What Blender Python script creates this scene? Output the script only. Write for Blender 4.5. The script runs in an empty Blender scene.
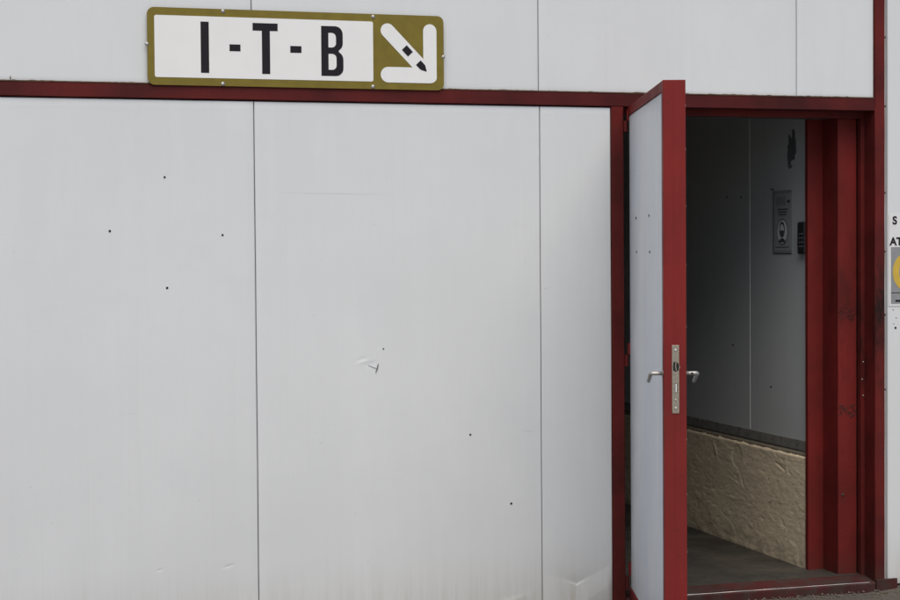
import bpy, bmesh, math, random
from mathutils import Vector, Matrix, noise

random.seed(7)
PI = math.pi
S = bpy.context.scene
COL = S.collection

# ------------------------------------------------------------------ camera
cam_d = bpy.data.cameras.new('camera')
cam = bpy.data.objects.new('camera', cam_d)
COL.objects.link(cam)
S.camera = cam
cam_d.sensor_width = 36.0
cam_d.lens = 68.72
cam_d.clip_start = 0.05
cam_d.clip_end = 2000.0
right = Vector((0.9590848, -0.2830207, -0.0074551))
down = Vector((-0.0152974, -0.0255093, -0.9995575))
fwd = Vector((0.2827053, 0.9587745, -0.0287951))
m = Matrix.Identity(4)
for i in range(3):
    m[i][0] = right[i]; m[i][1] = -down[i]; m[i][2] = -fwd[i]
m[0][3], m[1][3], m[2][3] = 0.0, -6.5, 1.4681
cam.matrix_world = m

# ------------------------------------------------------------------ sky, sun, exposure
SUN_EL, SUN_AZ = math.radians(58), math.radians(190)      # azimuth clockwise from +Y
world = bpy.data.worlds.new('World')
S.world = world
world.use_nodes = True
wn = world.node_tree
sky = wn.nodes.new('ShaderNodeTexSky')
sky.sky_type = 'NISHITA'
sky.sun_disc = False
sky.sun_elevation = SUN_EL
sky.sun_rotation = SUN_AZ
sky.dust_density = 3.0
sky.air_density = 1.0
bg = wn.nodes['Background']
bg.inputs['Strength'].default_value = 0.07
wn.links.new(sky.outputs[0], bg.inputs[0])

sun_d = bpy.data.lights.new('sun', 'SUN')
sun_d.energy = 1.4
sun_d.angle = math.radians(60)
sun_d.color = (1.0, 0.975, 0.915)
sun = bpy.data.objects.new('sun', sun_d)
COL.objects.link(sun)
sdir = Vector((math.sin(SUN_AZ) * math.cos(SUN_EL), math.cos(SUN_AZ) * math.cos(SUN_EL), math.sin(SUN_EL)))
sun.rotation_euler = sdir.to_track_quat('Z', 'Y').to_euler()
sun.location = (-3, -12, 10)

vs = S.view_settings
vs.view_transform = 'Standard'
vs.look = 'None'
vs.gamma = 1.0
vs.exposure = 0.80
vs.use_curve_mapping = False
S.cycles.diffuse_bounces = 10
S.cycles.max_bounces = 14

# ------------------------------------------------------------------ materials
def new_mat(name):
    mt = bpy.data.materials.new(name)
    mt.use_nodes = True
    return mt, mt.node_tree, mt.node_tree.nodes['Principled BSDF']

def N(nt, t, **kw):
    n = nt.nodes.new(t)
    for k, v in kw.items():
        if k in n.inputs:
            n.inputs[k].default_value = v
        else:
            setattr(n, k, v)
    return n

def coords(nt, scale=(1, 1, 1), obj=False):
    """world position (or object position), scaled"""
    if obj:
        g = nt.nodes.new('ShaderNodeTexCoord'); out = g.outputs['Object']
    else:
        g = nt.nodes.new('ShaderNodeNewGeometry'); out = g.outputs['Position']
    mp = nt.nodes.new('ShaderNodeMapping')
    mp.inputs['Scale'].default_value = scale
    nt.links.new(out, mp.inputs[0])
    return mp.outputs[0]

def noise_fac(nt, vec, scale, detail=4, rough=.55, lo=.35, hi=.7):
    n = N(nt, 'ShaderNodeTexNoise', Scale=scale, Detail=detail, Roughness=rough)
    nt.links.new(vec, n.inputs['Vector'])
    r = nt.nodes.new('ShaderNodeMapRange')
    r.inputs['From Min'].default_value = lo
    r.inputs['From Max'].default_value = hi
    r.clamp = True
    nt.links.new(n.outputs['Fac'], r.inputs['Value'])
    return r.outputs[0]

def mix(nt, fac, a, b, blend='MIX'):
    mx = nt.nodes.new('ShaderNodeMix')
    mx.data_type = 'RGBA'
    mx.blend_type = blend
    for sock, v in ((mx.inputs[0], fac), (mx.inputs[6], a), (mx.inputs[7], b)):
        if isinstance(v, (int, float)):
            sock.default_value = v
        elif isinstance(v, (tuple, list)):
            sock.default_value = (v[0], v[1], v[2], 1)
        else:
            nt.links.new(v, sock)
    return mx.outputs[2]

def math_n(nt, op, a, b=None, clamp=False):
    n = nt.nodes.new('ShaderNodeMath'); n.operation = op; n.use_clamp = clamp
    for i, v in enumerate((a, b)):
        if v is None: continue
        if isinstance(v, (int, float)): n.inputs[i].default_value = v
        else: nt.links.new(v, n.inputs[i])
    return n.outputs[0]

def bump(nt, bsdf, h, strength=.2, dist=.002):
    b = N(nt, 'ShaderNodeBump', Strength=strength, Distance=dist)
    nt.links.new(h, b.inputs['Height'])
    nt.links.new(b.outputs[0], bsdf.inputs['Normal'])

def rng(nt, v, a, b, c, d):
    r = nt.nodes.new('ShaderNodeMapRange'); r.clamp = True
    for i, x in zip(('From Min', 'From Max', 'To Min', 'To Max'), (a, b, c, d)):
        r.inputs[i].default_value = x
    nt.links.new(v, r.inputs['Value'])
    return r.outputs[0]

def zpos(nt):
    g = nt.nodes.new('ShaderNodeNewGeometry')
    s = nt.nodes.new('ShaderNodeSeparateXYZ')
    nt.links.new(g.outputs['Position'], s.inputs[0])
    return s.outputs

def panel_mat(name, base, dirt=1.0, rough=.30, leaf=False):
    """coated sheet metal: rain streaks, faint clouds, splash dirt along the foot"""
    mt, nt, b = new_mat(name)
    streak = noise_fac(nt, coords(nt, (38, 38, 1.1) if not leaf else (11, 11, .9), leaf), 1.0, 4, .6, .42, .78)
    cloud = noise_fac(nt, coords(nt, (1, 1, .8)), 1.7, 3, .5, .35, .7)
    fine = noise_fac(nt, coords(nt, (90, 90, 6)), 1.0, 3, .6, .45, .8)
    c = mix(nt, math_n(nt, 'MULTIPLY', cloud, .6), base, tuple(x * .93 for x in base))
    # hand smears and faded patches, long faint drips
    smear = noise_fac(nt, coords(nt, (2.6, 2.6, 4.5)), 1.0, 7, .68, .5, .72)
    c = mix(nt, math_n(nt, 'MULTIPLY', smear, .32 * dirt), c, tuple(x * y for x, y in zip(base, (.90, .905, .91))))
    pale = noise_fac(nt, coords(nt, (4.2, 4.2, 1.3), leaf), 1.3, 6, .6, .52, .7)
    c = mix(nt, math_n(nt, 'MULTIPLY', pale, .25), c, tuple(min(.8, x * 1.07) for x in base))
    drip = noise_fac(nt, coords(nt, (120, 120, .7)), 1.0, 3, .55, .60, .74)
    drip = math_n(nt, 'MULTIPLY', drip, noise_fac(nt, coords(nt, (2, 2, .6)), 1.4, 2, .5, .45, .65))
    c = mix(nt, math_n(nt, 'MULTIPLY', drip, .16 * dirt), c, (.40, .38, .34))
    c = mix(nt, math_n(nt, 'MULTIPLY', streak,   .10 * dirt), c, tuple(x * y for x, y in zip(base, (.84, .84, .83))))
    z = zpos(nt)[2]
    foot = rng(nt, z, .06, .30, 1, 0)
    foot = math_n(nt, 'POWER', foot, 1.7)
    fs = math_n(nt, 'ADD', math_n(nt, 'MULTIPLY', streak, .55), math_n(nt, 'ADD', math_n(nt, 'MULTIPLY', fine, .35), .35))
    f = math_n(nt, 'MULTIPLY', math_n(nt, 'MULTIPLY', foot, fs), .5 * dirt, True)
    c = mix(nt, f, c, (.36, .31, .23))
    if leaf:
        sky_tint = noise_fac(nt, coords(nt, (3.2, 3, .7), True), 1.0, 3, .5, .42, .66)  # bluish sky reflection painted into the leaf colour as soft lilac patches
        c = mix(nt, math_n(nt, 'MULTIPLY', sky_tint, .5), c, (.58, .62, .73))
    speck = noise_fac(nt, coords(nt, (1, 1, 1)), 46, 2, .5, .76, .80)
    c = mix(nt, math_n(nt, 'MULTIPLY', speck, .18 * dirt), c, (.2, .18, .16))
    nt.links.new(c, b.inputs['Base Color'])
    nt.links.new(rng(nt, math_n(nt, 'ADD', streak, smear), 0, 1.6, rough, rough + .2), b.inputs['Roughness'])
    b.inputs['Specular IOR Level'].default_value = .4
    orange = noise_fac(nt, coords(nt, (1, 1, 1)), 260, 2, .5, .2, .8)
    bump(nt, b, orange, .05, .0006)
    return mt

def paint_mat(name, light, dark, grime=.5, rough=.42, worn=False, chip=.62, bs=3.1, smudge=0):
    """brushed red steel paint with grime, faded patches and chips"""
    mt, nt, b = new_mat(name)
    v = coords(nt)
    blot = noise_fac(nt, v, bs, 5, .6, .38, .66)
    brush = noise_fac(nt, coords(nt, (70, 70, 5)), 1.0, 4, .6, .3, .75)
    spots = noise_fac(nt, v, 21, 5, .65, .63, .74)
    chips = noise_fac(nt, v, 85, 3, .6, chip + .08, chip + .11)
    c = mix(nt, blot, light, dark)
    c = mix(nt, math_n(nt, 'MULTIPLY', brush, .35), c, tuple(x * .62 for x in light))
    c = mix(nt, math_n(nt, 'MULTIPLY', spots, grime), c, (.022, .014, .013))
    c = mix(nt, math_n(nt, 'MULTIPLY', chips, .7), c, (.06, .035, .025))
    # black hand and tool grime round the right jamb, splashed foot
    px, py, pz = zpos(nt)
    if smudge:
        bx_ = math_n(nt, 'ABSOLUTE', math_n(nt, 'SUBTRACT', pz, 1.16))
        band = rng(nt, bx_, .10, .42, 1, 0)
        side = rng(nt, px, 3.68, 3.70, 0, 1)
        gr = noise_fac(nt, coords(nt, (9, 9, 3.2)), 1.0, 6, .7, .44, .60)
        c = mix(nt, math_n(nt, 'MULTIPLY', math_n(nt, 'MULTIPLY', band, side), math_n(nt, 'MULTIPLY', gr, smudge)), c, (.012, .009, .008))
    ft = rng(nt, pz, .02, .16, 1, 0)
    fg = noise_fac(nt, coords(nt, (16, 16, 9)), 1.0, 5, .65, .35, .65)
    c = mix(nt, math_n(nt, 'MULTIPLY', math_n(nt, 'MULTIPLY', ft, fg), .7), c, (.035, .026, .020))
    scr = noise_fac(nt, coords(nt, (30, 30, 260)), 1.0, 3, .6, .70, .74)
    c = mix(nt, math_n(nt, 'MULTIPLY', scr, .4), c, tuple(min(1, x * 1.8 + .01) for x in light))
    if worn:
        wear = noise_fac(nt, coords(nt, (9, 9, 9)), 1.0, 5, .7, .45, .6)
        c = mix(nt, math_n(nt, 'MULTIPLY', wear, .6), c, (.05, .04, .035))
    nt.links.new(c, b.inputs['Base Color'])
    nt.links.new(rng(nt, blot, 0, 1, rough, rough + .2), b.inputs['Roughness'])
    b.inputs['Specular IOR Level'].default_value = .12
    bump(nt, b, math_n(nt, 'ADD', brush, math_n(nt, 'MULTIPLY', chips, -1.0)), .18, .0012)
    return mt

def flat_mat(name, col, rough=.5, metal=0., spec=.5, var=.12, vscale=30):
    mt, nt, b = new_mat(name)
    f = noise_fac(nt, coords(nt), vscale, 4, .6, .3, .7)
    c = mix(nt, f, col, tuple(x * (1 - var) for x in col))
    nt.links.new(c, b.inputs['Base Color'])
    nt.links.new(rng(nt, f, 0, 1, rough, min(1, rough + .1)), b.inputs['Roughness'])
    b.inputs['Metallic'].default_value = metal
    b.inputs['Specular IOR Level'].default_value = spec
    return mt

M = {}
M['panel'] = panel_mat('white_coated_sheet', (.617, .628, .630))
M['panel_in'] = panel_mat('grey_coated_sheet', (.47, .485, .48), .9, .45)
M['leaf_panel'] = panel_mat('door_coated_sheet', (.705, .73, .75), 1.0, .34, True)
M['red_frame'] = paint_mat('frame_red_paint', (.125, .0165, .0145), (.062, .0105, .010), .55, smudge=.9)
M['red_beam'] = paint_mat('beam_red_paint', (.115, .0155, .014), (.040, .009, .0095), .4, bs=1.7)
M['red_leaf'] = paint_mat('door_red_paint', (.195, .0215, .0190), (.145, .0175, .0160), .25)
M['red_reveal'] = paint_mat('reveal_red_paint', (.165, .0190, .0165), (.100, .0135, .0120), .5, smudge=.45)
M['red_sill'] = paint_mat('threshold_red_paint', (.085, .018, .018), (.042, .016, .016), .6, .5, True)
M['steel'] = flat_mat('brushed_steel', (.45, .435, .41), .46, .85)
M['brass'] = flat_mat('worn_lock_steel', (.42, .37, .30), .42, .85, .5, .35, 160)
M['bright'] = flat_mat('bare_metal_edge', (.55, .53, .5), .35, .9)
M['black'] = flat_mat('black_void', (.012, .011, .011), .8)
M['rust'] = flat_mat('rusty_screw', (.06, .045, .035), .7, .2)
M['olive'] = flat_mat('olive_sign_enamel', (.185, .142, .022), .35, 0, .25, .22, 16)
M['signwhite'] = flat_mat('white_sign_enamel', (.73, .725, .71), .34, 0, .5, .045, 8)
M['ink'] = flat_mat('sign_black_ink', (.016, .013, .018), .5, 0, .15)
M['paper'] = flat_mat('weathered_paper', (.66, .66, .65), .7, 0, .3, .08, 18)
M['paper_in'] = flat_mat('poster_paper', (.34, .345, .345), .6, 0, .3, .15, 25)
M['paper_ink'] = flat_mat('poster_ink', (.07, .07, .075), .6)
M['grey_print'] = flat_mat('grey_print', (.24, .245, .25), .55)
M['yellow'] = flat_mat('yellow_print', (.55, .37, .045), .55)
M['plastic'] = flat_mat('black_plastic', (.018, .018, .02), .4)
M['button'] = flat_mat('pale_button', (.16, .16, .16), .5)
M['core'] = flat_mat('dark_core', (.06, .055, .05), .9)
M['joint'] = flat_mat('panel_joint_strip', (.70, .70, .69), .5)
M['groove'] = flat_mat('grey_joint_gasket', (.16, .16, .17), .8)  # dark grey of the gasket itself
M['channel'] = flat_mat('galvanised_channel', (.30, .285, .26), .55, .3, .4, .4, 22)
M['ledge'] = flat_mat('dusty_ledge', (.24, .205, .155), .9, 0, .2, .3, 40)
M['sealant'] = flat_mat('old_brown_sealant', (.12, .075, .045), .8, 0, .3, .6, 60)
M['roof'] = flat_mat('roof_sheet', (.30, .30, .31), .6)
M['plaster_in'] = flat_mat('interior_plaster', (.78, .77, .74), .8, 0, .3, .2, 3)

def concrete_mat():
    mt, nt, b = new_mat('rough_plaster_concrete')
    v = coords(nt)
    v = coords(nt, (1, .45, 1))
    a = noise_fac(nt, v, 5, 6, .6, .3, .7)
    d = noise_fac(nt, v, 42, 5, .65, .35, .7)
    c = mix(nt, a, (.77, .635, .445), (.64, .525, .365))
    c = mix(nt, math_n(nt, 'MULTIPLY', d, .55), c, (.80, .69, .51))
    pit = noise_fac(nt, v, 75, 4, .65, .58, .66)
    c = mix(nt, math_n(nt, 'MULTIPLY', pit, .55), c, (.30, .25, .19))
    st = noise_fac(nt, v, 11, 6, .7, .55, .68)
    c = mix(nt, math_n(nt, 'MULTIPLY', st, .45), c, (.38, .32, .24))
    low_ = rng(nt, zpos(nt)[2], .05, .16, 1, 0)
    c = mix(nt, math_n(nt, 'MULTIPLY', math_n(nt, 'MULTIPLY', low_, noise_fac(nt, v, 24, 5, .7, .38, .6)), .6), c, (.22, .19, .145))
    gr = noise_fac(nt, v, 190, 3, .6, .3, .7)
    d = math_n(nt, 'ADD', d, math_n(nt, 'MULTIPLY', gr, .5))
    nt.links.new(c, b.inputs['Base Color'])
    b.inputs['Roughness'].default_value = .9
    b.inputs['Specular IOR Level'].default_value = .2
    bump(nt, b, d, .35, .003)
    return mt
M['concrete'] = concrete_mat()

def floor_mat():
    mt, nt, b = new_mat('worn_floor_screed')
    v = coords(nt)
    a = noise_fac(nt, v, 4.5, 7, .68, .38, .62)
    d = noise_fac(nt, v, 50, 4, .6, .35, .7)
    c = mix(nt, a, (.050, .045, .036), (.016, .0145, .012))
    c = mix(nt, math_n(nt, 'MULTIPLY', d, .4), c, (.080, .072, .062))
    nt.links.new(c, b.inputs['Base Color'])
    nt.links.new(rng(nt, a, 0, 1, .42, .62), b.inputs['Roughness'])
    bump(nt, b, d, .2, .002)
    return mt
M['floor'] = floor_mat()

def ground_mat():
    mt, nt, b = new_mat('brown_asphalt')
    v = coords(nt)
    a = noise_fac(nt, v, 2.2, 6, .6, .3, .7)
    vor = N(nt, 'ShaderNodeTexVoronoi', Scale=140.0)
    nt.links.new(v, vor.inputs['Vector'])
    d = noise_fac(nt, v, 120, 4, .7, .35, .68)
    c = mix(nt, a, (.075, .062, .050), (.045, .038, .032))
    c = mix(nt, math_n(nt, 'MULTIPLY', d, .55), c, (.16, .135, .105))
    nt.links.new(c, b.inputs['Base Color'])
    b.inputs['Roughness'].default_value = .92
    bump(nt, b, vor.outputs['Distance'], .8, .006)
    return mt
M['ground'] = ground_mat()
M['bounce_yard'] = flat_mat('bounce_concrete', (.40, .385, .36), .85, 0, .3, .25, 2.5)  # pale slabs out of view, added as a light bounce for the interior

# ------------------------------------------------------------------ helpers
def link(name, me, mat, parent=None):
    if mat is not None and not me.materials:
        me.materials.append(M[mat] if isinstance(mat, str) else mat)
    o = bpy.data.objects.new(name, me)
    COL.objects.link(o)
    if parent is not None:
        o.parent = parent
    return o

def from_bm(name, bm, mat, parent=None, smooth=False):
    me = bpy.data.meshes.new(name)
    bmesh.ops.recalc_face_normals(bm, faces=bm.faces[:])
    bm.to_mesh(me); bm.free()
    if smooth:
        for p in me.polygons: p.use_smooth = True
    return link(name, me, mat, parent)

def add_box(bm, x0, x1, y0, y1, z0, z1, bev=0.0, seg=2):
    r = bmesh.ops.create_cube(bm, size=1.0)
    vsx = r['verts']
    for v in vsx:
        v.co.x = x0 if v.co.x < 0 else x1
        v.co.y = y0 if v.co.y < 0 else y1
        v.co.z = z0 if v.co.z < 0 else z1
    if bev > 0:
        ed = {e for v in vsx for e in v.link_edges}
        bmesh.ops.bevel(bm, geom=list(ed), offset=bev, segments=seg, profile=.5, affect='EDGES')

def box(name, mat, parent, x0, x1, y0, y1, z0, z1, bev=0.0015, seg=2):
    bm = bmesh.new()
    add_box(bm, x0, x1, y0, y1, z0, z1, bev, seg)
    return from_bm(name, bm, mat, parent)

def long_bar(name, mat, parent, x0, x1, y0, y1, z0, z1, axis='x', step=.04, amp=.0008, bev=.003, seed=0.):
    """a steel section with slightly uneven faces (subdivided along its length)"""
    L0, L1 = (x0, x1) if axis == 'x' else (z0, z1)
    n = max(2, int((L1 - L0) / step))
    if axis == 'x':
        prof = [(y0 + bev, z0), (y0, z0 + bev), (y0, z1 - bev), (y0 + bev, z1), (y1, z1), (y1, z0)]
    else:
        prof = [(y0 + bev, x0), (y0, x0 + bev), (y0, x1 - bev), (y0 + bev, x1), (y1, x1), (y1, x0)]
    V, F = [], []
    for i in range(n + 1):
        t = L0 + (L1 - L0) * i / n
        for j, (a, c) in enumerate(prof):
            da = noise.noise((t * 6 + seed, j * 3.1, 1.7)) * amp
            dc = noise.noise((t * 6 + seed, j * 3.1, 9.7)) * amp * 1.4
            if axis == 'x': V.append((t, a + da, c + dc))
            else: V.append((c + dc, a + da, t))
    k = len(prof)
    for i in range(n):
        for j in range(k):
            F.append((i * k + j, i * k + (j + 1) % k, (i + 1) * k + (j + 1) % k, (i + 1) * k + j))
    F.append(tuple(range(k))); F.append(tuple(n * k + j for j in reversed(range(k))))
    bm = bmesh.new()
    me = bpy.data.meshes.new(name); me.from_pydata(V, [], F); bm.from_mesh(me); bpy.data.meshes.remove(me)
    return from_bm(name, bm, mat, parent)

def prism(bm, pts, y_front, y_back):
    """polygon in x,z extruded in y"""
    f = [bm.verts.new((x, y_front, z)) for x, z in pts]
    b = [bm.verts.new((x, y_back, z)) for x, z in pts]
    bm.faces.new(f); bm.faces.new(list(reversed(b)))
    n = len(pts)
    for i in range(n):
        bm.faces.new((f[i], b[i], b[(i + 1) % n], f[(i + 1) % n]))

def round_rect(x0, x1, z0, z1, r, seg=6):
    pts = []
    for cx, cz, a0 in ((x1 - r, z1 - r, 0), (x0 + r, z1 - r, 90), (x0 + r, z0 + r, 180), (x1 - r, z0 + r, 270)):
        for i in range(seg + 1):
            a = math.radians(a0 + 90 * i / seg)
            pts.append((cx + r * math.cos(a), cz + r * math.sin(a)))
    return pts

def capsule(ax, az, bx_, bz, r, seg=10):
    d = Vector((bx_ - ax, bz - az)); a0 = math.atan2(d.y, d.x)
    pts = []
    for i in range(seg + 1):
        a = a0 - PI / 2 + PI * i / seg
        pts.append((bx_ + r * math.cos(a), bz + r * math.sin(a)))
    for i in range(seg + 1):
        a = a0 + PI / 2 + PI * i / seg
        pts.append((ax + r * math.cos(a), az + r * math.sin(a)))
    return pts

def disc(cx, cz, rx, rz, n=24):
    return [(cx + rx * math.cos(2 * PI * i / n), cz + rz * math.sin(2 * PI * i / n)) for i in range(n)]

def plate(name, mat, parent, pts, yf, yb):
    bm = bmesh.new()
    prism(bm, pts, yf, yb)
    return from_bm(name, bm, mat, parent)

def dome(bm, c, axis, r, h, n=12, rings=3):
    """round screw head: centre c on the surface, axis = outward unit vector"""
    ax = Vector(axis).normalized()
    u = ax.orthogonal().normalized(); w = ax.cross(u)
    prev = None
    c = Vector(c)
    for k in range(rings + 1):
        t = k / rings * PI / 2
        rr, hh = r * math.cos(t), h * math.sin(t)
        if k == rings:
            top = bm.verts.new(c + ax * h)
            for i in range(n): bm.faces.new((prev[i], prev[(i + 1) % n], top))
        else:
            ring = [bm.verts.new(c + ax * hh + (u * math.cos(2 * PI * i / n) + w * math.sin(2 * PI * i / n)) * rr) for i in range(n)]
            if prev:
                for i in range(n): bm.faces.new((prev[i], prev[(i + 1) % n], ring[(i + 1) % n], ring[i]))
            prev = ring

def screw(name, mat, parent, c, axis, r=.005, h=.0025):
    bm = bmesh.new(); dome(bm, c, axis, r, h)
    return from_bm(name, bm, mat, parent, True)

def tube(bm, pts, r, n=10, cap=True):
    pts = [Vector(p) for p in pts]
    rings = []
    for i, p in enumerate(pts):
        d = (pts[min(i + 1, len(pts) - 1)] - pts[max(i - 1, 0)]).normalized()
        u = d.cross(Vector((0, 0, 1)))
        if u.length < .05: u = d.cross(Vector((1, 0, 0)))
        u.normalize(); w = d.cross(u)
        rr = r[i] if isinstance(r, (list, tuple)) else r
        rings.append([bm.verts.new(p + (u * math.cos(2 * PI * k / n) + w * math.sin(2 * PI * k / n)) * rr) for k in range(n)])
    for a, b in zip(rings, rings[1:]):
        for k in range(n): bm.faces.new((a[k], a[(k + 1) % n], b[(k + 1) % n], b[k]))
    if cap:
        bm.faces.new(rings[0]); bm.faces.new(list(reversed(rings[-1])))

def thing(name, label, cat, loc=(0, 0, 0), rz=0.0, group=None):
    o = bpy.data.objects.new(name, None)
    o.empty_display_size = .2
    COL.objects.link(o)
    o.location = loc
    o.rotation_euler = (0, 0, rz)
    o['label'] = label
    o['category'] = cat
    o['kind'] = 'thing'
    if group: o['group'] = group
    return o

def structure(o, label=None):
    o['kind'] = 'structure'
    if label: o['label'] = label
    return o

# ------------------------------------------------------------------ ground and floor
def build_ground():
    xs = [-150, -60, -20, -6, -2, 1] + [2.6 + .02 * i for i in range(85)] + [5, 8, 20, 60, 150]
    ys = [-150, -60, -20, -8, -4, -2, -1] + [-.6 + .02 * i for i in range(31)] + [.02, 1, 4, 8, 20, 60, 150]
    V, F = [], []
    for y in ys:
        for x in xs:
            z = -.004
            if 2.55 < x < 4.4 and -.62 < y < .03:
                e = min(1, (x - 2.55) / .2, (4.4 - x) / .2, (y + .62) / .2)
                z += e * (.004 * noise.noise((x * 9, y * 9, 0)) + .003 * noise.noise((x * 31, y * 31, 3)))
                k = math.exp(-((x - 3.93) / .07) ** 2) * max(0, 1 + y / .12) if y > -.12 else 0
                z += .014 * k * (1 + .7 * noise.noise((x * 60, y * 60, 5)))
            V.append((x, y, z))
    nx = len(xs)
    for j in range(len(ys) - 1):
        for i in range(nx - 1):
            F.append((j * nx + i, j * nx + i + 1, (j + 1) * nx + i + 1, (j + 1) * nx + i))
    me = bpy.data.meshes.new('ground'); me.from_pydata(V, [], F)
    for p in me.polygons: p.use_smooth = True
    structure(link('ground', me, 'ground'))
    # loose grit along the foot of the wall
    bm = bmesh.new()
    for i in range(420):
        x = random.uniform(3.2, 4.3) if i % 3 else random.gauss(3.95, .06)
        y = -abs(random.gauss(0, .07)) - .006
        r = random.uniform(.0015, .0055)
        mtx = Matrix.Translation((x, y, .001 + r * .3)) @ Matrix.Rotation(random.random() * 6, 4, 'Z') @ Matrix.Diagonal((r, r * random.uniform(.6, 1), r * random.uniform(.5, .9), 1))
        bmesh.ops.create_icosphere(bm, subdivisions=1, radius=1, matrix=mtx)
    o = from_bm('gravel', bm, flat_mat('pale_grit', (.20, .165, .125), .9, 0, .2, .6, 90))
    o['kind'] = 'stuff'; o['label'] = 'loose brown grit lying along the foot of the wall'; o['category'] = 'gravel'
build_ground()
# unseen pale concrete added to bounce light into the doorway: cast bays with open joints
bm = bmesh.new(); add_box(bm, -12.7, 15.1, -21.5, -1.7, -.12, -.051)
bounce_yard = structure(from_bm('bounce_pavement', bm, 'bounce_yard'))
bay = bmesh.new(); add_box(bay, -1.9925, 1.9925, -1.9925, 1.9925, -.05, .004, .004)
bme = bpy.data.meshes.new('bounce_bay'); bay.to_mesh(bme); bay.free()
for i in range(-3, 4):
    for j in range(5):
        link('bounce_bay', bme, 'bounce_yard', bounce_yard).location = (i * 4 + 1.2, -3.6 - j * 4, 0)

bm = bmesh.new(); add_box(bm, 1.0, 3.85, .096, 5.2, -.05, .055)
structure(from_bm('floor', bm, 'floor'))
bm = bmesh.new(); add_box(bm, .8, 4.2, .2, 5.4, 2.62, 2.72)
structure(from_bm('ceiling', bm, 'plaster_in'))

# ------------------------------------------------------------------ building front
B = thing('building', 'white metal panel building front with dark red steel beam and posts', 'building', (2.0, 0, 0))
B_INV = Matrix.Translation((-2.0, 0, 0))
def under(o):
    """keep world coordinates of a part below the building empty"""
    o.matrix_parent_inverse = B_INV
    return o

PY = .010                                            # front face of the sheets, behind the frame's face

def dent(x, z):
    """push (towards the street positive) of a sheet at x, z"""
    d = .0020 * noise.noise((x * 1.3, z * .9, 2.2)) + .0004 * noise.noise((x * 4.1, z * 2.3, 7.1))
    # kicked-in fold beside the door post
    if 2.31 < x < 2.60 and z < .26:
        ax, az = 2.447, .108
        line = az + (abs(x - ax) * (.42 if x < ax else .50))
        if z < line:
            t = line - z
            fx = 1 if x > ax else .55
            d += min(.007, t * .085 * fx)
        else:
            d -= .0028 * math.exp(-((x - ax) / .045) ** 2 - ((z - line) / .03) ** 2)
    for cx, cz, sx, sz, h in ((.768, .268, .010, .004, -.0012), (1.030, .268, .018, .005, -.0012), (2.17, .060, .06, .012, .002),
                              (1.566, 1.036, .018, .006, .0009), (1.560, 1.048, .022, .007, -.0008), (1.595, 1.026, .02, .010, -.0011),
                              (1.25, .25, .25, .02, .0006), (1.42, .70, .012, .006, -.0012), (2.21, .73, .03, .003, -.0009)):
        u = (x - cx) / sx; w = (z - cz - .25 * (x - cx)) / sz
        if abs(u) < 3 and abs(w) < 3: d += h * math.exp(-u * u - w * w)
    return d

def sheet(name, x0, x1, z0, z1, mat, fine=(), step=.03, bev=.0030, y=PY, parent=B):
    """one wall panel: front sheet with rolled edges and depth, gently uneven, finer mesh round its dents"""
    def axis(a, b, spans):
        s = {a, a + bev * .4, a + bev, b - bev, b - bev * .4, b}
        n = max(1, int((b - a) / step))
        s |= {a + bev + (b - a - 2 * bev) * i / n for i in range(n + 1)}
        for lo, hi, st in spans:
            k = int((hi - lo) / st)
            s |= {lo + (hi - lo) * i / k for i in range(k + 1) if a + bev < lo + (hi - lo) * i / k < b - bev}
        out = []
        for q in sorted(s):
            if not out or q - out[-1] > 2e-4: out.append(q)
        out[-1] = b
        return out
    xs = axis(x0, x1, [(f[0], f[1], f[4]) for f in fine])
    zs = axis(z0, z1, [(f[2], f[3], f[4]) for f in fine])
    V, F = [], []
    for z in zs:
        for x in xs:
            e = min(x - x0, x1 - x, z - z0, z1 - z)
            back = 0 if e >= bev else bev * (1 - math.sqrt(max(0, 1 - (1 - e / bev) ** 2)))
            fade = min(1, e / .10) if z > .3 else min(1, e / .02)
            jx = .0007 * noise.noise((x * 3, z * 2.3, 71)) if min(x - x0, x1 - x) < bev * 1.5 else 0
            V.append((x + jx, y + back - dent(x, z) * fade, z))
    nx, nz = len(xs), len(zs)
    for j in range(nz - 1):
        for i in range(nx - 1):
            F.append((j * nx + i, j * nx + i + 1, (j + 1) * nx + i + 1, (j + 1) * nx + i))
    rim = [i for i in range(nx)] + [j * nx + nx - 1 for j in range(1, nz)] + [(nz - 1) * nx + i for i in range(nx - 2, -1, -1)] + [j * nx for j in range(nz - 2, 0, -1)]
    o0 = len(V)
    for r in rim: V.append((V[r][0], y + .022, V[r][2]))
    k = len(rim)
    for i in range(k): F.append((rim[(i + 1) % k], rim[i], o0 + i, o0 + (i + 1) % k))
    me = bpy.data.meshes.new(name); me.from_pydata(V, [], F)
    for p in me.polygons: p.use_smooth = True
    return under(link(name, me, mat, parent))

G = .0018                                            # half of the joint between sheets
low = []
for a, b, f in ((-3.47, -2.316, ()), (-2.316, -1.162, ()), (-1.162, -.008, ()),
                (-.008, 1.1456, ((.73, .81, .24, .30, .003), (.96, 1.09, .24, .30, .003))),
                (1.1456, 2.2998, ((1.50, 1.66, .99, 1.09, .003), (1.95, 2.30, .03, .12, .006))),
                (2.2998, 2.5990, ((2.31, 2.60, .03, .24, .005),))):
    low.append(sheet('wall_panel', a + G, b - G if b < 2.59 else 2.6030, .018, 2.0425, 'panel', f))
upx = [-3.47, -2.316, -1.162, -.008, 1.1400, 2.2955, 3.4400, 3.8035]
up = [sheet('wall_panel', a + G, b - G, 2.090, 3.30, 'panel') for a, b in zip(upx, upx[1:])]
rw = [sheet('wall_panel', 3.8705, 5.02, .020, 3.30, 'panel', y=.012), sheet('wall_panel', 5.024, 6.17, .020, 3.30, 'panel', y=.012)]
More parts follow.
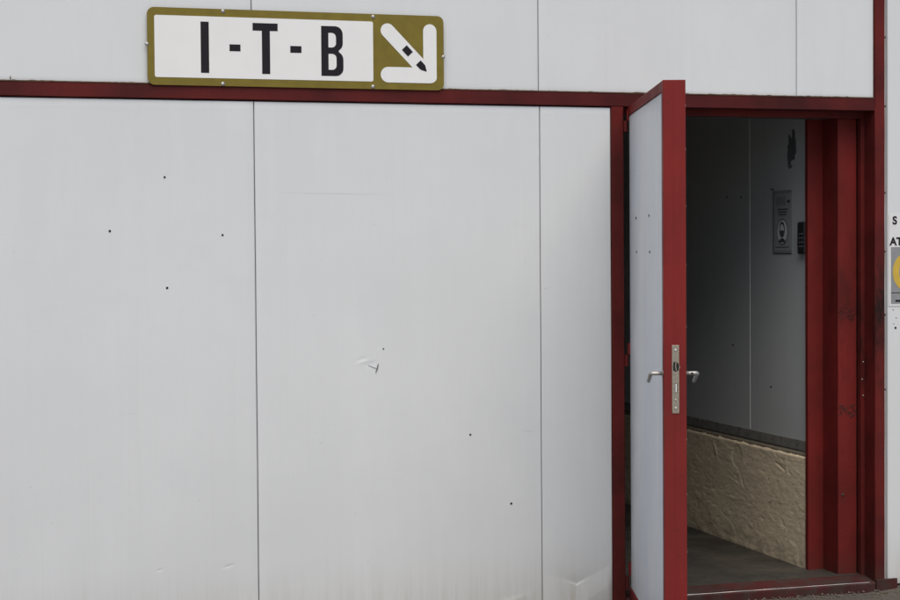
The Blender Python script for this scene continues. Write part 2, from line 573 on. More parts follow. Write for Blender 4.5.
# gasket strip behind the joints and the recessed trim beside the right post
for x in upx[1:-1]:
    under(box('joint_gasket', 'groove', B, x - .012, x + .012, PY + .010, PY + .020, 2.106, 3.29, 0))
for x in (-2.316, -1.162, -.008, 1.1456, 2.2998):
    under(box('joint_gasket', 'groove', B, x - .012, x + .012, PY + .010, PY + .020, .022, 2.04, 0))
under(box('corner_trim', M['panel'], B, 3.846, 3.8685, .026, .040, .02, 3.30, .001))
# wall core behind the sheets, with the doorway left open
for n, (a, b, z0, z1) in enumerate(((-3.6, 2.62, -.02, 3.3), (3.806, 6.2, -.02, 3.3), (2.62, 3.806, 2.026, 3.3))):
    under(box('wall_core', 'core', B, a, b, .0405 if n < 2 else .1155, .24 if n != 1 else .25, z0, z1, 0))
under(box('side_wall', 'panel', B, -3.6, -3.48, .25, 7.0, -.02, 3.3, .002))
under(box('side_wall', 'panel', B, 6.08, 6.2, .26, 7.0, -.02, 3.3, .002))
under(box('rear_wall', 'panel', B, -3.6, 6.2, 7.01, 7.12, -.02, 3.3, .002))
under(box('roof', 'roof', B, -3.75, 6.35, -.10, 7.25, 3.31, 3.44, .004))

# steel frame
under(long_bar('beam', 'red_beam', B, -3.5, 3.8015, 0.0, .060, 2.0465, 2.1005, 'x', seed=1))
under(long_bar('post', 'red_frame', B, 2.6043, 2.6566, 0.0, .060, -.02, 2.0455, 'z', seed=5))
under(long_bar('post', 'red_frame', B, 3.8025, 3.8500, -.002, .085, -.02, 3.30, 'z', seed=9))
under(box('base_plate', 'red_sill', B, 3.8045, 3.9040, -.012, -.003, -.02, .049, .0015))
under(box('door_stop', 'red_frame', B, 3.785, 3.8035, .0855, .115, .040, 2.02, .0015))
under(box('door_stop', 'red_frame', B, 2.658, 3.8035, .0855, .115, 2.021, 2.10, .0015))
# threshold: sloping plate with a worn bright nosing
bm = bmesh.new()
for v4 in (((2.658, 3.801),),):
    a, b = v4[0]
    prof = [(-.006, -.02), (-.006, .030), (-.003, .0365), (.0005, .0382), (.095, .0535), (.095, -.02)]
    A = [bm.verts.new((a, y, z)) for y, z in prof]; Bv = [bm.verts.new((b, y, z)) for y, z in prof]
    n = len(prof)
    for i in range(n): bm.faces.new((A[i], A[(i + 1) % n], Bv[(i + 1) % n], Bv[i]))
    bm.faces.new(A); bm.faces.new(list(reversed(Bv)))
sill = under(from_bm('threshold', bm, 'red_sill', B))
bm = bmesh.new()
V = []
pts = []
for i in range(61):
    x = 2.70 + (3.775 - 2.70) * i / 60
    pts.append((x, -.0012 + .0004 * noise.noise((x * 9, 0, 0)), .0374 + .0003 * noise.noise((x * 14, 3, 0))))
tube(bm, pts, [max(.0004, .0013 + .0008 * noise.noise((p[0] * 12, 7, 1))) for p in pts], 6)
nose = from_bm('worn_edge', bm, 'bright', sill)

# old sealant bead along the top of the beam
def bead(x0, x1, z, seed, amp):
    bm = bmesh.new(); n = int((x1 - x0) / .006)
    tops, bots = [], []
    for i in range(n + 1):
        x = x0 + (x1 - x0) * i / n
        h = .0022 + amp * max(0, noise.noise((x * 38, seed, 0)) + .35 * noise.noise((x * 120, seed, 4)))
        tops.append([bm.verts.new((x, yy, z + h)) for yy in (.0, .010)])
        bots.append([bm.verts.new((x, yy, z - .002)) for yy in (-.0012, .010)])
    for i in range(n):
        bm.faces.new((bots[i][0], bots[i + 1][0], tops[i + 1][0], tops[i][0]))
        bm.faces.new((tops[i][0], tops[i + 1][0], tops[i + 1][1], tops[i][1]))
    return under(from_bm('sealant_bead', bm, 'sealant', B))
bead(-3.4, 3.798, 2.1025, 3.3, .0032)

# right-hand reveal: two stepped steel sections between the frame and the inner wall
def slab(name, mat, x0, x1, y0, y1, z0, z1, seed):
    return under(long_bar(name, mat, B, x0, x1, y0, y1, z0, z1, 'z', seed=seed, amp=.0006, bev=.0025))
slab('reveal_column', 'red_reveal', 3.694, 3.7845, .120, .253, .052, 2.60, 21)
slab('reveal_column', 'red_reveal', 3.622, 3.800, .254, .2785, .052, 2.60, 33)

# hinge leaves and knuckles on the left post
for z0, z1 in ((1.945, 2.035), (.992, 1.086), (.076, .187)):
    bm = bmesh.new()
    add_box(bm, 2.6572, 2.663, .004, .05, z0, (z0 + z1) / 2 - .001, .001)
    tube(bm, [(2.6655, .004, z0), (2.6655, .004, (z0 + z1) / 2 - .001)], .0085, 12)
    under(from_bm('hinge', bm, 'red_frame', B))

under(screw('nail', 'rust', B, (.247, .004, 2.108), (0, -.3, 1), .0022, .012))
# screws and marks in the sheets
def mark(parent, x, z, r=.0042, y=PY):
    bm = bmesh.new()
    yy = y - dent(x, z)
    prism(bm, disc(x, z, r, r * 1.05, 10), yy - .0012, yy + .004)
    return under2(from_bm('screw_hole', bm, 'black', parent), parent)
def under2(o, parent):
    return o
for x, z, r in ((.8045, 1.752, .0042), (.5985, 1.5502, .0046), (1.0206, 1.5334, .0042), (.8088, 1.3351, .0046)):
    mark(low[3], x, z, r)
for x, z, r in ((1.9993, .7357, .0040), (2.1689, .4525, .0046), (1.6464, 1.0857, .0030)):
    mark(low[4], x, z, r)
mark(rw[0], 3.9084, 1.1227, .005, .012)
for x, z in ((3.897, 1.20), (3.90, 1.14), (3.912, 1.165)):
    mark(rw[0], x, z, .0022, .012)
# the torn crease in the middle sheet
bm = bmesh.new()
yy = PY - .0022
prism(bm, [(1.586, 1.0232), (1.604, 1.0152), (1.6195, 1.0095), (1.6195, 1.0080), (1.603, 1.0140), (1.586, 1.0227)], yy, yy + .006)
prism(bm, [(1.6245, 1.029), (1.6258, 1.028), (1.6248, 1.016), (1.6205, 1.002), (1.6135, .991), (1.6165, 1.004), (1.6185, 1.011)], yy - .001, yy + .006)
from_bm('tear', bm, flat_mat('torn_sheet_edge', (.20, .20, .205), .6, 0, .3, .7, 120), low[4])
for zz in (2.36, 2.068, 1.70, 1.45, 1.18, .86):
    under(screw('screw', 'rust', B, (3.8525, .004, zz), (0, -1, 0), .0048, .003))

# dark scratches on the reveal (scribble about hip height)
for zc, cnt in ((.77, 28), (1.19, 16)):
    bm = bmesh.new()
    for i in range(cnt):
        x = random.uniform(3.70, 3.78); z = zc + random.uniform(-.028, .022) - .12 * (x - 3.73)
        L = random.uniform(.006, .014); a = random.uniform(.2, 1.1) if i % 4 else random.uniform(1.6, 2.4)
        p = Vector((x, 0, z)); d = Vector((math.cos(a), 0, math.sin(a))) * L; n_ = Vector((-math.sin(a), 0, math.cos(a))) * .0007
        q = [p - d - n_, p + d - n_ * .3, p + d + n_ * .3, p - d + n_]
        prism(bm, [(v.x, v.z) for v in q], .1178 - .00002 * i, .121)
    under(from_bm('scratches', bm, flat_mat('scuffed_paint', (.045, .018, .016), .7), B))['kind'] = 'stuff'
# hair scratches in the white sheets
for x0, z0, x1, z1, w, k in ((1.225, 1.695, 1.70, 1.688, .0007, 4), (2.21, .742, 2.272, .738, .0009, 4), (.62, .86, .70, .864, .0006, 3)):
    bm = bmesh.new()
    P0, P1 = Vector((x0, z0)), Vector((x1, z1))
    up_, lo_ = [], []
    for i in range(25):
        t = i / 24; p = P0.lerp(P1, t); h = w * math.sin(PI * t) * (.5 + .5 * abs(noise.noise((t * 9, z0, 0)))) + .0001
        yy = PY - dent(p.x, p.y) - .0003
        up_.append(bm.verts.new((p.x, yy, p.y + h + .002 * noise.noise((t * 3, x0, 2))))); lo_.append(bm.verts.new((p.x, yy, p.y - h + .002 * noise.noise((t * 3, x0, 2)))))
    for i in range(24): bm.faces.new((lo_[i], lo_[i + 1], up_[i + 1], up_[i]))
    from_bm('scratch', bm, flat_mat('scratched_coating', (.50, .50, .50), .6), low[k])
for x, z, y in ((3.715, .40, .1185), (3.795, .83, .0845), (3.795, .975, .0845), (3.79, .90, .0845)):
    under(screw('screw', 'rust' if z < .5 else 'steel', B, (x, y, z), (0, -1, 0), .006 if z < .5 else .0035, .003))

# ------------------------------------------------------------------ inner wall seen through the doorway
XW = 3.645
IW = thing('interior_wall', 'grey panelled inside wall on a rough concrete plinth seen through the doorway', 'wall', (XW, .3, 0))
IW_INV = Matrix.Translation((-XW, -.3, 0))
def uw(o):
    o.matrix_parent_inverse = IW_INV
    return o
seams = [.281, .863, 2.015, 3.17, 4.32, 5.2]
for a, b in zip(seams, seams[1:]):
    uw(box('wall_panel', 'panel_in', IW, XW, XW + .06, a + .002, b - .002, .605, 2.61, .002))
for s in seams[1:-1]:
    uw(box('joint_strip', 'joint', IW, XW - .0012, XW + .05, s - .0018, s + .0018, .6155, 2.61, 0))
uw(box('base_channel', 'channel', IW, XW - .008, XW - .0008, .2795, 5.2, .570, .6140, .001))
for i in range(9):
    uw(screw('screw', 'rust', IW, (XW - .008, .38 + .24 * i, .592), (-1, 0, 0), .004, .002))

def build_plinth():
    """rough plastered kerb wall: real relief, patches of broken render and cracks"""
    y0, y1, z0, z1 = .2795, 5.2, .030, .549
    ys = [y0 + (2.6 - y0) * i / 640 for i in range(641)] + [2.6 + .1 * i for i in range(1, 27)]
    nz = 150
    def relief(y, z):
        u = y * .45
        d = .0012 * noise.noise((u * 3.0, z * 3.0, 1))
        # thin broken skins of render: flat plateaux with sharp rims
        wy = u + .012 * noise.noise((u * 17, z * 17, 6)); wz = z + .012 * noise.noise((u * 17, z * 17, 8))
        a = noise.noise((wy * 7.0, wz * 8.0, 9))
        d += .0010 * max(-1, min(1, (a - .18) * 30)) * .5
        b = noise.noise((wy * 20, wz * 17, 13))
        d += .0008 * max(-1, min(1, (b - .36) * 26)) * .5
        # a few trowel drags
        c = abs(noise.noise((wy * 9, wz * 4.0, 17))); d += .0008 * max(0, 1 - c * 34) * max(0, noise.noise((u * 4, z * 4, 61)) + .2)
        c = abs(noise.noise((wy * 4.0, wz * 10, 19))); d -= .0012 * max(0, 1 - c * 30) * max(0, noise.noise((u * 5, z * 5, 63)) + .2)
        d += .0005 * noise.noise((u * 60, z * 60, 21)) + .0004 * noise.noise((u * 28, z * 28, 22))
        # gouges, a missing skin and hairline breaks in the render
        def seg(ya, za, yb, zb, w, h):
            ex, ez = (yb - ya) * .45, zb - za; px_, pz_ = (y - ya) * .45, z - za
            t = max(0, min(1, (px_ * ex + pz_ * ez) / (ex * ex + ez * ez)))
            q = math.hypot(px_ - t * ex, pz_ - t * ez) + .0025 * noise.noise((u * 40, z * 40, 77))
            return h * math.exp(-(q / w) ** 2) if q < 4 * w else 0
        d += seg(.555, .492, .475, .470, .0040, -.0034) + seg(.560, .480, .480, .458, .005, .0010)
        e_ = ((y - .955) / .055) ** 2 + ((z - .475) / .060) ** 2
        d -= .0026 * max(0, min(1, (1 - e_) * 5))
        d += seg(1.20, .50, 1.17, .44, .004, .0022) + seg(1.02, .36, .94, .345, .003, .0018) + seg(.90, .375, .89, .345, .003, -.0022) + seg(.46, .549, .455, .42, .0022, .0010)
        k_ = noise.noise((wy * 34, wz * 30, 91)); d -= .0012 * max(0, min(1, (k_ - .46) * 14))
        k_ = noise.noise((wy * 52, wz * 46, 95)); d += .0005 * max(0, min(1, (k_ - .40) * 14))
        # scabby band along the floor
        f = max(0, 1 - (z - .055) / .12)
        d += f * .003 * noise.noise((u * 30, z * 26, 31))
        # pits
        g = noise.noise((u * 30, z * 30, 41)); d -= .003 * max(0, g - .55) * 3
        return d
    V, F = [], []
    for y in ys:
        for j in range(nz + 1):
            z = z0 + (z1 - z0) * j / nz
            r = 0
            if j > nz - 4: r = (.010, .004, .001)[nz - j] if nz - j < 3 else 0
            ez = .006 * noise.noise((y * 16, 2, 50)) + .003 * noise.noise((y * 50, 2, 52)) if j == nz else 0
            V.append((XW - .025 - relief(y, z) + r, y, z + ez - (.002 if j == nz else 0)))
    n1 = nz + 1
    for i in range(len(ys) - 1):
        for j in range(nz):
            F.append((i * n1 + j, i * n1 + j + 1, (i + 1) * n1 + j + 1, (i + 1) * n1 + j))
    # ledge and body
    top = [i * n1 + nz for i in range(len(ys))]
    o0 = len(V)
    for y in ys:
        V.append((XW + .02, y, .545))
    for i in range(len(ys) - 1):
        F.append((top[i], o0 + i, o0 + i + 1, top[i + 1]))
    o1 = len(V)
    V.append((XW + .02, y0, z0)); V.append((XW + .02, y1, z0))
    F.append(tuple([o1] + [j for j in range(n1)] + [o0]))
    me = bpy.data.meshes.new('plinth'); me.from_pydata(V, [], F)
    for p in me.polygons: p.use_smooth = True
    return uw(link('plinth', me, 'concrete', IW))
build_plinth()
bm = bmesh.new()
VL = [(XW - .0125, .545), (XW - .013, .5545), (XW - .0005, .5695), (XW + .02, .5695), (XW + .02, .545)]
A = [bm.verts.new((x, .2797, z)) for x, z in VL]; Bv = [bm.verts.new((x, 5.2, z)) for x, z in VL]
for i in range(5): bm.faces.new((A[i], A[(i + 1) % 5], Bv[(i + 1) % 5], Bv[i]))
bm.faces.new(A); bm.faces.new(list(reversed(Bv)))
uw(from_bm('ledge', bm, 'ledge', IW))
# torn dark patch high on the inner sheet, and small marks
bm = bmesh.new()
def wall_poly(bm, pts, x_front, x_back):
    f = [bm.verts.new((x_front, y, z)) for y, z in pts]; b = [bm.verts.new((x_back, y, z)) for y, z in pts]
    n = len(pts)
    bm.faces.new(f); bm.faces.new(list(reversed(b)))
    for i in range(n): bm.faces.new((f[i], b[i], b[(i + 1) % n], f[(i + 1) % n]))
for k in range(9):
    cy_ = .436 + random.uniform(-.030, .030); cz_ = 1.918 + random.uniform(-.032, .030) - (cy_ - .436) * .5
    hh = random.uniform(.030, .058); ww = random.uniform(.010, .020)
    pts = []
    for i in range(30):
        a = 2 * PI * i / 30
        r = 1 + .5 * noise.noise((math.cos(a) * 2.2 + k * 5, math.sin(a) * 2.2, 3)) + .35 * noise.noise((math.cos(a) * 7, math.sin(a) * 7 + k * 3, 8))
        pts.append((cy_ + ww * r * math.cos(a), cz_ + hh * r * math.sin(a)))
    wall_poly(bm, pts, XW - .0014 - .0002 * k, XW + .002)
wall_poly(bm, [(.473, 1.838), (.456, 1.832), (.440, 1.842), (.448, 1.826), (.468, 1.822)], XW - .002, XW + .002)
uw(from_bm('torn_patch', bm, flat_mat('torn_dark_backing', (.10, .10, .10), .9), IW))
for y, z in ((1.1075, 1.717), (.9554, 1.7122), (1.046, 1.003), (.65, .83)):
    bm = bmesh.new(); wall_poly(bm, [(y + .010 * math.cos(t * PI / 4), z + .005 * math.sin(t * PI / 4)) for t in range(8)], XW - .001, XW + .002)
    uw(from_bm('scuff', bm, 'paper_ink', IW))

# the rest of the room (closes it against daylight)
bm = bmesh.new(); add_box(bm, 1.0, 1.12, .245, 5.3, -.02, 2.615)
o = from_bm('side_partition', bm, 'plaster_in'); o['label'] = 'plain plaster partition closing the dark room on its left'; o['category'] = 'wall'
bm = bmesh.new(); add_box(bm, 1.125, 3.70, 5.21, 5.31, -.02, 2.615)
o = from_bm('back_partition', bm, 'plaster_in'); o['label'] = 'plain plaster partition at the far end of the dark room'; o['category'] = 'wall'

# ------------------------------------------------------------------ door leaf (built closed, swung open about its hinge)
LEAF_W, LEAF_T, LZ0, LZ1 = 1.092, .078, .046, 2.047
DR = thing('door', 'open white panel door with red steel edge and lever handles', 'door', (2.675, 0, 0), -1.8517)
box('stile', 'red_leaf', DR, LEAF_W - .042, LEAF_W, 0, LEAF_T, LZ0, LZ1, .002)
box('edge_bead', 'red_leaf', DR, LEAF_W - .001, LEAF_W + .0005, .0360, .0385, LZ0 + .004, LZ1 - .004, .0004)
box('stile', 'red_leaf', DR, .001, .005, .008, LEAF_T - .004, LZ0, LZ1, .002)
box('top_rail', 'red_leaf', DR, .0055, LEAF_W - .0425, 0, LEAF_T - .002, LZ1 - .037, LZ1 - .0005, .002)
box('bottom_rail', 'red_leaf', DR, .0055, LEAF_W - .0425, 0, LEAF_T - .002, LZ0 + .0005, LZ0 + .037, .002)
def leaf_sheet(y, sgn, name):
    x0, x1, z0, z1 = .003, LEAF_W - .045, LZ0 + .040, LZ1 - .0395
    V, F = [], []
    nx, nz = 24, 60
    for j in range(nz + 1):
        for i in range(nx + 1):
            x = x0 + (x1 - x0) * i / nx; z = z0 + (z1 - z0) * j / nz
            d = .0025 * noise.noise((x * 2.2, z * 1.1, 4)) + .001 * noise.noise((x * 5, z * 3, 14))
            e = min(x - x0, x1 - x, z - z0, z1 - z); d *= min(1, e / .03)
            V.append((x, y + sgn * d, z))
    for j in range(nz):
        for i in range(nx):
            k = j * (nx + 1) + i
            F.append((k, k + 1, k + nx + 2, k + nx + 1))
    me = bpy.data.meshes.new(name); me.from_pydata(V, [], F)
    for p in me.polygons: p.use_smooth = True
    return link(name, me, 'leaf_panel', DR)
outer = leaf_sheet(.005, -1, 'panel')
inner = leaf_sheet(LEAF_T - .007, 1, 'panel')
box('panel_core', 'core', DR, .0195, LEAF_W - .0432, .011, LEAF_T - .013, LZ0 + .038, LZ1 - .038, 0)
for lx, z in ((.238, 1.5903), (.659, 1.5915), (.250, 1.4569), (.670, 1.4572)):
    screw('screw', 'rust', outer, (lx, .0055, z), (0, -1, 0), .006, .004)
# lock plate on the free edge
E1 = LEAF_W
lp = box('lock_plate', 'brass', DR, E1 - .002, E1 + .0022, .0275, .0525, .902, 1.137, .0008)
for z in (1.119, .919):
    screw('screw', 'steel', lp, (E1 + .0022, .040, z), (1, 0, 0), .0052, .002)
def edge_poly(name, mat, parent, pts, x0, x1):
    bm = bmesh.new()
    f = [bm.verts.new((x1, y, z)) for y, z in pts]; b = [bm.verts.new((x0, y, z)) for y, z in pts]
    n = len(pts); bm.faces.new(f); bm.faces.new(list(reversed(b)))
    for i in range(n): bm.faces.new((f[i], b[i], b[(i + 1) % n], f[(i + 1) % n]))
    return from_bm(name, bm, mat, parent)
edge_poly('latch_hole', 'black', lp, [(.033, 1.079), (.042, 1.080), (.0505, 1.073), (.0535, 1.062), (.049, 1.050), (.040, 1.0455), (.032, 1.050), (.031, 1.065)], E1, E1 + .0030)
edge_poly('latch_bolt', 'brass', lp, [(.0395, 1.078), (.0425, 1.078), (.0415, 1.064), (.0440, 1.050), (.0405, 1.050), (.0385, 1.064)], E1, E1 + .0042)
edge_poly('latch_flap', 'brass', lp, [(.0505, 1.071), (.0525, 1.069), (.0555, 1.061), (.051, 1.052), (.0495, 1.054), (.0525, 1.061)], E1, E1 + .0050)
edge_poly('bolt_slot', 'signwhite', lp, [(.0395, .975), (.0435, .975), (.0435, 1.005), (.0395, 1.005)], E1, E1 + .0032)
edge_poly('bolt_slot_rim', 'black', lp, [(.0375, .973), (.0455, .973), (.0455, 1.007), (.0375, 1.007)], E1, E1 + .0026)
screw('screw', 'steel', lp, (E1 + .0022, .0405, .948), (1, 0, 0), .0038, .002)
# lever handles, both drooping
def lever(y_face, sgn, droop, L, mat):
    h = bmesh.new()
    x0, z0 = LEAF_W - .030, 1.038
    yo = y_face + sgn * .041
    pts = [(x0, y_face, z0), (x0, y_face + sgn * .02, z0), (x0, yo - sgn * .008, z0 + .0005)]
    d = Vector((-math.cos(droop), 0, -math.sin(droop)))
    c = Vector((x0, yo, z0))
    pts += [c + d * .001 + Vector((0, -sgn * .001, 0)), c + d * .006 + Vector((0, sgn * .0005, 0)), c + d * .05, c + d * L]
    tube(h, pts, [.0068, .0068, .0070, .0072, .0072, .0070, .0066], 12)
    o = from_bm('handle', h, mat, DR, True)
    r = bmesh.new()
    tube(r, [(x0, y_face + sgn * .0005, z0), (x0, y_face + sgn * .0025, z0)], .014, 20)
    from_bm('rose', r, mat, o)
    return o
lever(0, -1, math.radians(24), .078, 'steel')
hi = lever(LEAF_T, 1, math.radians(24), .080, 'steel')
screw('grub_screw', 'black', hi, (LEAF_W - .0215, LEAF_T + .022, 1.038), (1, 0, 0), .0042, .002)
# screws along the inner edge of the free stile
for z in (1.81, 1.615, 1.413, 1.20, .81, .62, .19, .42, 1.96):
    screw('screw', 'bright', DR, (LEAF_W - .012, LEAF_T, z), (0, 1, 0), .0045, .003)
for z0, z1 in ((1.99, 2.035), (1.04, 1.086), (.132, .187)):
    bm = bmesh.new()
    tube(bm, [(-.0095, .004, z0), (-.0095, .004, z1)], .0085, 12)
    add_box(bm, -.006, .004, .002, .03, z0, z1, .001)
    from_bm('hinge', bm, 'red_leaf', DR)

# ------------------------------------------------------------------ sign board over the wall
SG = thing('sign_board', 'white I-T-B sign with olive border and diagonal arrow above the beam', 'sign', (1.32, 0, 2.09))
SG_INV = Matrix.Translation((-1.32, 0, -2.09))
def us(o): o.matrix_parent_inverse = SG_INV; return o
SX0, SX1, SZ0, SZ1 = .7436, 1.8960, 2.0965, 2.3865
us(plate('border', 'olive', SG, round_rect(SX0, SX1, SZ0, SZ1, .026), -.0085, -.0040))
us(plate('white_field', 'signwhite', SG, round_rect(.7702, 1.6110, 2.1255, 2.3570, .007), -.0093, -.0080))
Y1, Y2 = -.0100, -.0090
LETTER_I = [(.9430, 2.1447), (.9740, 2.1447), (.9740, 2.3370), (.9430, 2.3370)]
us(plate('letter_i', 'ink', SG, LETTER_I, Y1, Y2))
us(plate('hyphen', 'ink', SG, [(1.0518, 2.2287), (1.0935, 2.2287), (1.0935, 2.2545), (1.0518, 2.2545)], Y1, Y2))
us(plate('letter_t', 'ink', SG, [(1.1757, 2.1455), (1.2067, 2.1455), (1.2067, 2.3090), (1.2370, 2.3090), (1.2370, 2.3378), (1.1405, 2.3378), (1.1405, 2.3090), (1.1757, 2.3090)], Y1, Y2))
us(plate('hyphen', 'ink', SG, [(1.2850, 2.2287), (1.3285, 2.2287), (1.3285, 2.2545), (1.2850, 2.2545)], Y1, Y2))
# letter B: outer outline minus two rounded counters, built as strips
def letter_b():
    x0, zb, zt = 1.4058, 2.1432, 2.3345
    zm = 2.2400
    def bowl(za, zc, xr, r, n=6):
        pts = [(x0, za)]
        for i in range(n + 1):
            a = math.radians(-90 + 90 * i / n); pts.append((xr - r + r * math.cos(a), za + r + r * math.sin(a)))
        for i in range(n + 1):
            a = math.radians(0 + 90 * i / n); pts.append((xr - r + r * math.cos(a), zc - r + r * math.sin(a)))
        pts.append((x0, zc))
        return pts
    bm = bmesh.new()
    def ring(za, zc, xr, r, ia, ic, ixr, ir, ix0, yf):
        o = bowl(za, zc, xr, r)
        n = 6
        i_ = [(ix0, ia)]
        for k in range(n + 1):
            a = math.radians(-90 + 90 * k / n); i_.append((ixr - ir + ir * math.cos(a), ia + ir + ir * math.sin(a)))
        for k in range(n + 1):
            a = math.radians(90 * k / n); i_.append((ixr - ir + ir * math.cos(a), ic - ir + ir * math.sin(a)))
        i_.append((ix0, ic))
        vo = [bm.verts.new((p[0], yf, p[1])) for p in o]; vi = [bm.verts.new((p[0], yf, p[1])) for p in i_]
        vob = [bm.verts.new((p[0], Y2, p[1])) for p in o]; vib = [bm.verts.new((p[0], Y2, p[1])) for p in i_]
        k = len(o)
        for a in range(k):
            b = (a + 1) % k
            bm.faces.new((vo[a], vo[b], vi[b], vi[a]))
            bm.faces.new((vo[a], vob[a], vob[b], vo[b]))
            bm.faces.new((vi[a], vi[b], vib[b], vib[a]))
    ring(2.2385, zt, 1.4905, .030, 2.2525, 2.3090, 1.4640, .017, 1.4340, Y1)
    ring(zb, 2.2375, 1.4925, .030, 2.1670, 2.2285, 1.4655, .017, 1.4340, Y1)
    prism(bm, [(x0, 2.230), (1.479, 2.230), (1.4740, 2.2382), (1.4775, 2.246), (x0, 2.246)], Y1 - .0002, Y2)
    return us(from_bm('letter_b', bm, 'ink', SG))
letter_b()
# arrow: three rounded white strokes meeting in the lower right corner
bm = bmesh.new()
prism(bm, capsule(1.6690, 2.3245, 1.8340, 2.1560, .0275), -.0093, -.0080)
prism(bm, [(1.8125, 2.1240)] + [(1.8395 + .027 * math.cos(math.radians(a)), 2.1235 + .022 + .022 * math.sin(math.radians(a))) for a in range(-90, 1, 15)] +
      [(1.8395 + .027 * math.cos(math.radians(a)), 2.3265 + .027 * math.sin(math.radians(a))) for a in range(0, 181, 15)], -.0095, -.0080)
prism(bm, [(1.8400, 2.1232), (1.8400, 2.1835)] + [(1.6705 + .030 * math.cos(math.radians(a)), 2.15335 + .03015 * math.sin(math.radians(a))) for a in range(90, 271, 15)], -.0097, -.0080)
us(from_bm('arrow', bm, 'signwhite', SG))
ang = math.atan2(2.1560 - 2.3245, 1.8340 - 1.6690)
ux, uz = math.cos(ang), math.sin(ang)
def along(cx, cz, pts): return [(cx + a * ux - b * uz, cz + a * uz + b * ux) for a, b in pts]
us(plate('arrow_mark', 'ink', SG, along(1.7480, 2.2475, [(-.0175, -.0135), (.0175, -.0135), (.0175, .0135), (-.0175, .0135)]), -.0103, -.0090))
us(plate('arrow_tip', 'ink', SG, along(1.8060, 2.1885, [(-.0200, -.0130), (.006, -.0130), (.0265, -.0015), (.0265, .0015), (.006, .0130), (-.0200, .0130)]), -.0105, -.0090))
for x, z in ((1.0283, 2.3785), (1.0251, 2.1045), (1.6119, 2.3755), (1.6094, 2.1055)):
    us(screw('screw', 'steel', SG, (x, -.0085, z), (0, -1, 0), .0082, .005))
for x, z in ((.7425, 2.2478), (1.8945, 2.2277)):
    us(screw('screw', 'steel', SG, (x, -.0070, z), (0, -1, 0), .0082, .005))

# ------------------------------------------------------------------ notice on the wall to the right of the post
WN = thing('warning_notice', 'white notice with yellow ring on grey at the right wall', 'notice', (4.02, 0, 1.2))
WN_INV = Matrix.Translation((-4.02, 0, -1.2))
def un(o): o.matrix_parent_inverse = WN_INV; return o
un(plate('sheet', 'paper', WN, [(3.8755, 1.216), (4.165, 1.216), (4.165, 1.607), (3.8755, 1.607)], .0095, .0112))
un(plate('grey_panel', 'grey_print', WN, [(3.8850, 1.2265), (4.155, 1.2265), (4.155, 1.4690), (3.8850, 1.4690)], .0085, .0098))
bm = bmesh.new()
C0 = (3.985, 1.362)
no = 40
for yf, yb in ((.0078, .0090),):
    O = [(C0[0] + .092 * math.cos(2 * PI * i / no), C0[1] + .092 * math.sin(2 * PI * i / no)) for i in range(no)]
    I = [(C0[0] + .062 * math.cos(2 * PI * i / no), C0[1] + .062 * math.sin(2 * PI * i / no)) for i in range(no)]
    vo = [bm.verts.new((p[0], yf, p[1])) for p in O]; vi = [bm.verts.new((p[0], yf, p[1])) for p in I]
    vob = [bm.verts.new((p[0], yb, p[1])) for p in O]
    for a in range(no):
        b = (a + 1) % no
        bm.faces.new((vo[a], vo[b], vi[b], vi[a])); bm.faces.new((vo[a], vob[a], vob[b], vo[b]))
un(from_bm('yellow_ring', bm, 'yellow', WN))
un(plate('dark_line', 'ink', WN, [(3.8855, 1.2715), (4.1545, 1.2715), (4.1545, 1.2745), (3.8855, 1.2745)], .0080, .0090))
un(plate('dark_mark', 'ink', WN, [(3.9060, 1.2340), (3.960, 1.2340), (3.960, 1.2430), (3.9060, 1.2430)], .0080, .0090))
def word(txt, x, z, size):
    cu = bpy.data.curves.new('lettering', 'FONT')
    cu.body = txt; cu.size = size; cu.extrude = .0004; cu.offset = .0016
    tmp = bpy.data.objects.new('lettering', cu)
    COL.objects.link(tmp)
    dg = bpy.context.evaluated_depsgraph_get()
    me = bpy.data.meshes.new_from_object(tmp.evaluated_get(dg))
    bpy.data.objects.remove(tmp, do_unlink=True)
    me.transform(Matrix.Translation((x, .0088, z)) @ Matrix.Rotation(PI / 2, 4, 'X'))
    me.materials.clear()
    un(link('lettering', me, 'ink', WN))
word('S', 3.8925, 1.567, .047)
word('AT', 3.8800, 1.477, .047)

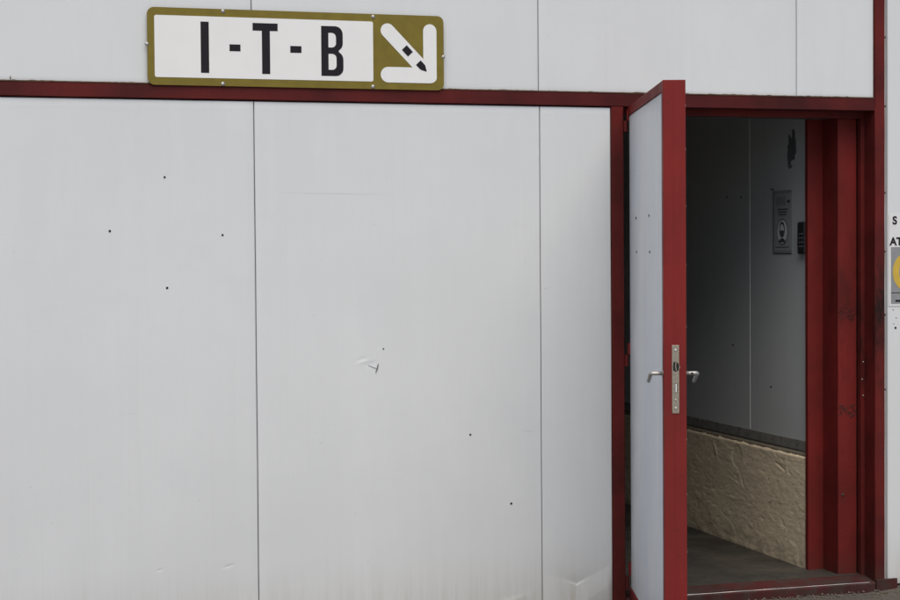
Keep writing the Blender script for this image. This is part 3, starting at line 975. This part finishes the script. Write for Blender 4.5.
# ------------------------------------------------------------------ notice with masked face and keypad on the inner wall
MN = thing('mask_notice', 'small grey poster of a masked face on the inside wall', 'notice', (XW, .53, 1.44))
MN_INV = Matrix.Translation((-XW, -.53, -1.44))
def um(o): o.matrix_parent_inverse = MN_INV; return o
def wplate(name, mat, pts, d0, d1=-.0004):
    bm = bmesh.new(); wall_poly(bm, [(p[0] + .048, p[1]) for p in pts], XW - d0, XW - d1 if d1 > 0 else XW - max(0.0003, d0 - .0012))
    return um(from_bm(name, bm, mat, MN))
def rect(y0, y1, z0, z1): return [(y0, z0), (y1, z0), (y1, z1), (y0, z1)]
wplate('sleeve', 'grey_print', rect(.396, .578, 1.441, 1.728), .0016)
wplate('sheet', 'paper_in', rect(.402, .560, 1.456, 1.716), .0026)
wplate('rim', 'paper_ink', rect(.5705, .5745, 1.441, 1.735), .0030)
wplate('rim', 'paper_ink', rect(.398, .5700, 1.441, 1.4455), .0030)
wplate('rim', 'paper_ink', rect(.565, .600, 1.7355, 1.7395), .0034)
wplate('header_block', 'paper_ink', rect(.408, .436, 1.672, 1.684), .0034)
wplate('header_block', 'grey_print', rect(.450, .545, 1.660, 1.700), .0034)
for i, z in enumerate((1.640, 1.628, 1.616)):
    wplate('text_line', 'paper_ink', rect(.430 + .008 * i, .530 - .006 * i, z, z + .006), .0034)
wplate('text_line', 'paper_ink', rect(.420, .548, 1.470, 1.474), .0034)
Yc, Zc = .482, 1.541
wplate('roundel', 'paper_ink', disc(Yc, Zc, .052, .060, 30), .0036)
wplate('roundel_ring', 'paper', disc(Yc, Zc, .047, .054, 30), .0042)
wplate('shoulders', 'paper_ink', [(Yc + .030 * math.cos(a), 1.493 + .020 * math.sin(a)) for a in [PI * i / 12 for i in range(13)]], .0048)
wplate('head', 'paper_ink', disc(Yc, 1.552, .026, .036, 24), .0052)
wplate('face', 'paper', disc(Yc, 1.552, .018, .024, 24), .0058)
wplate('mask', 'paper_ink', [(Yc - .020, 1.545), (Yc, 1.549), (Yc + .020, 1.545), (Yc + .016, 1.526), (Yc, 1.516), (Yc - .016, 1.526)], .0064)

KP = thing('keypad', 'black rounded door keypad with pale buttons beside the masked face poster', 'keypad', (XW, .30, 1.44))
KP_INV = Matrix.Translation((-XW, -.30, -1.44))
bm = bmesh.new(); add_box(bm, XW - .026, XW, .2815, .350, 1.441, 1.583, .008, 3)
o = from_bm('housing', bm, 'plastic', KP); o.matrix_parent_inverse = KP_INV
for r in range(4):
    for c in range(3):
        bm = bmesh.new()
        dome(bm, (XW - .026, .326 - c * .014, 1.530 - r * .0185), (-1, 0, 0), .0034, .0012, 10)
        o = from_bm('button', bm, 'button', KP, True); o.matrix_parent_inverse = KP_INV
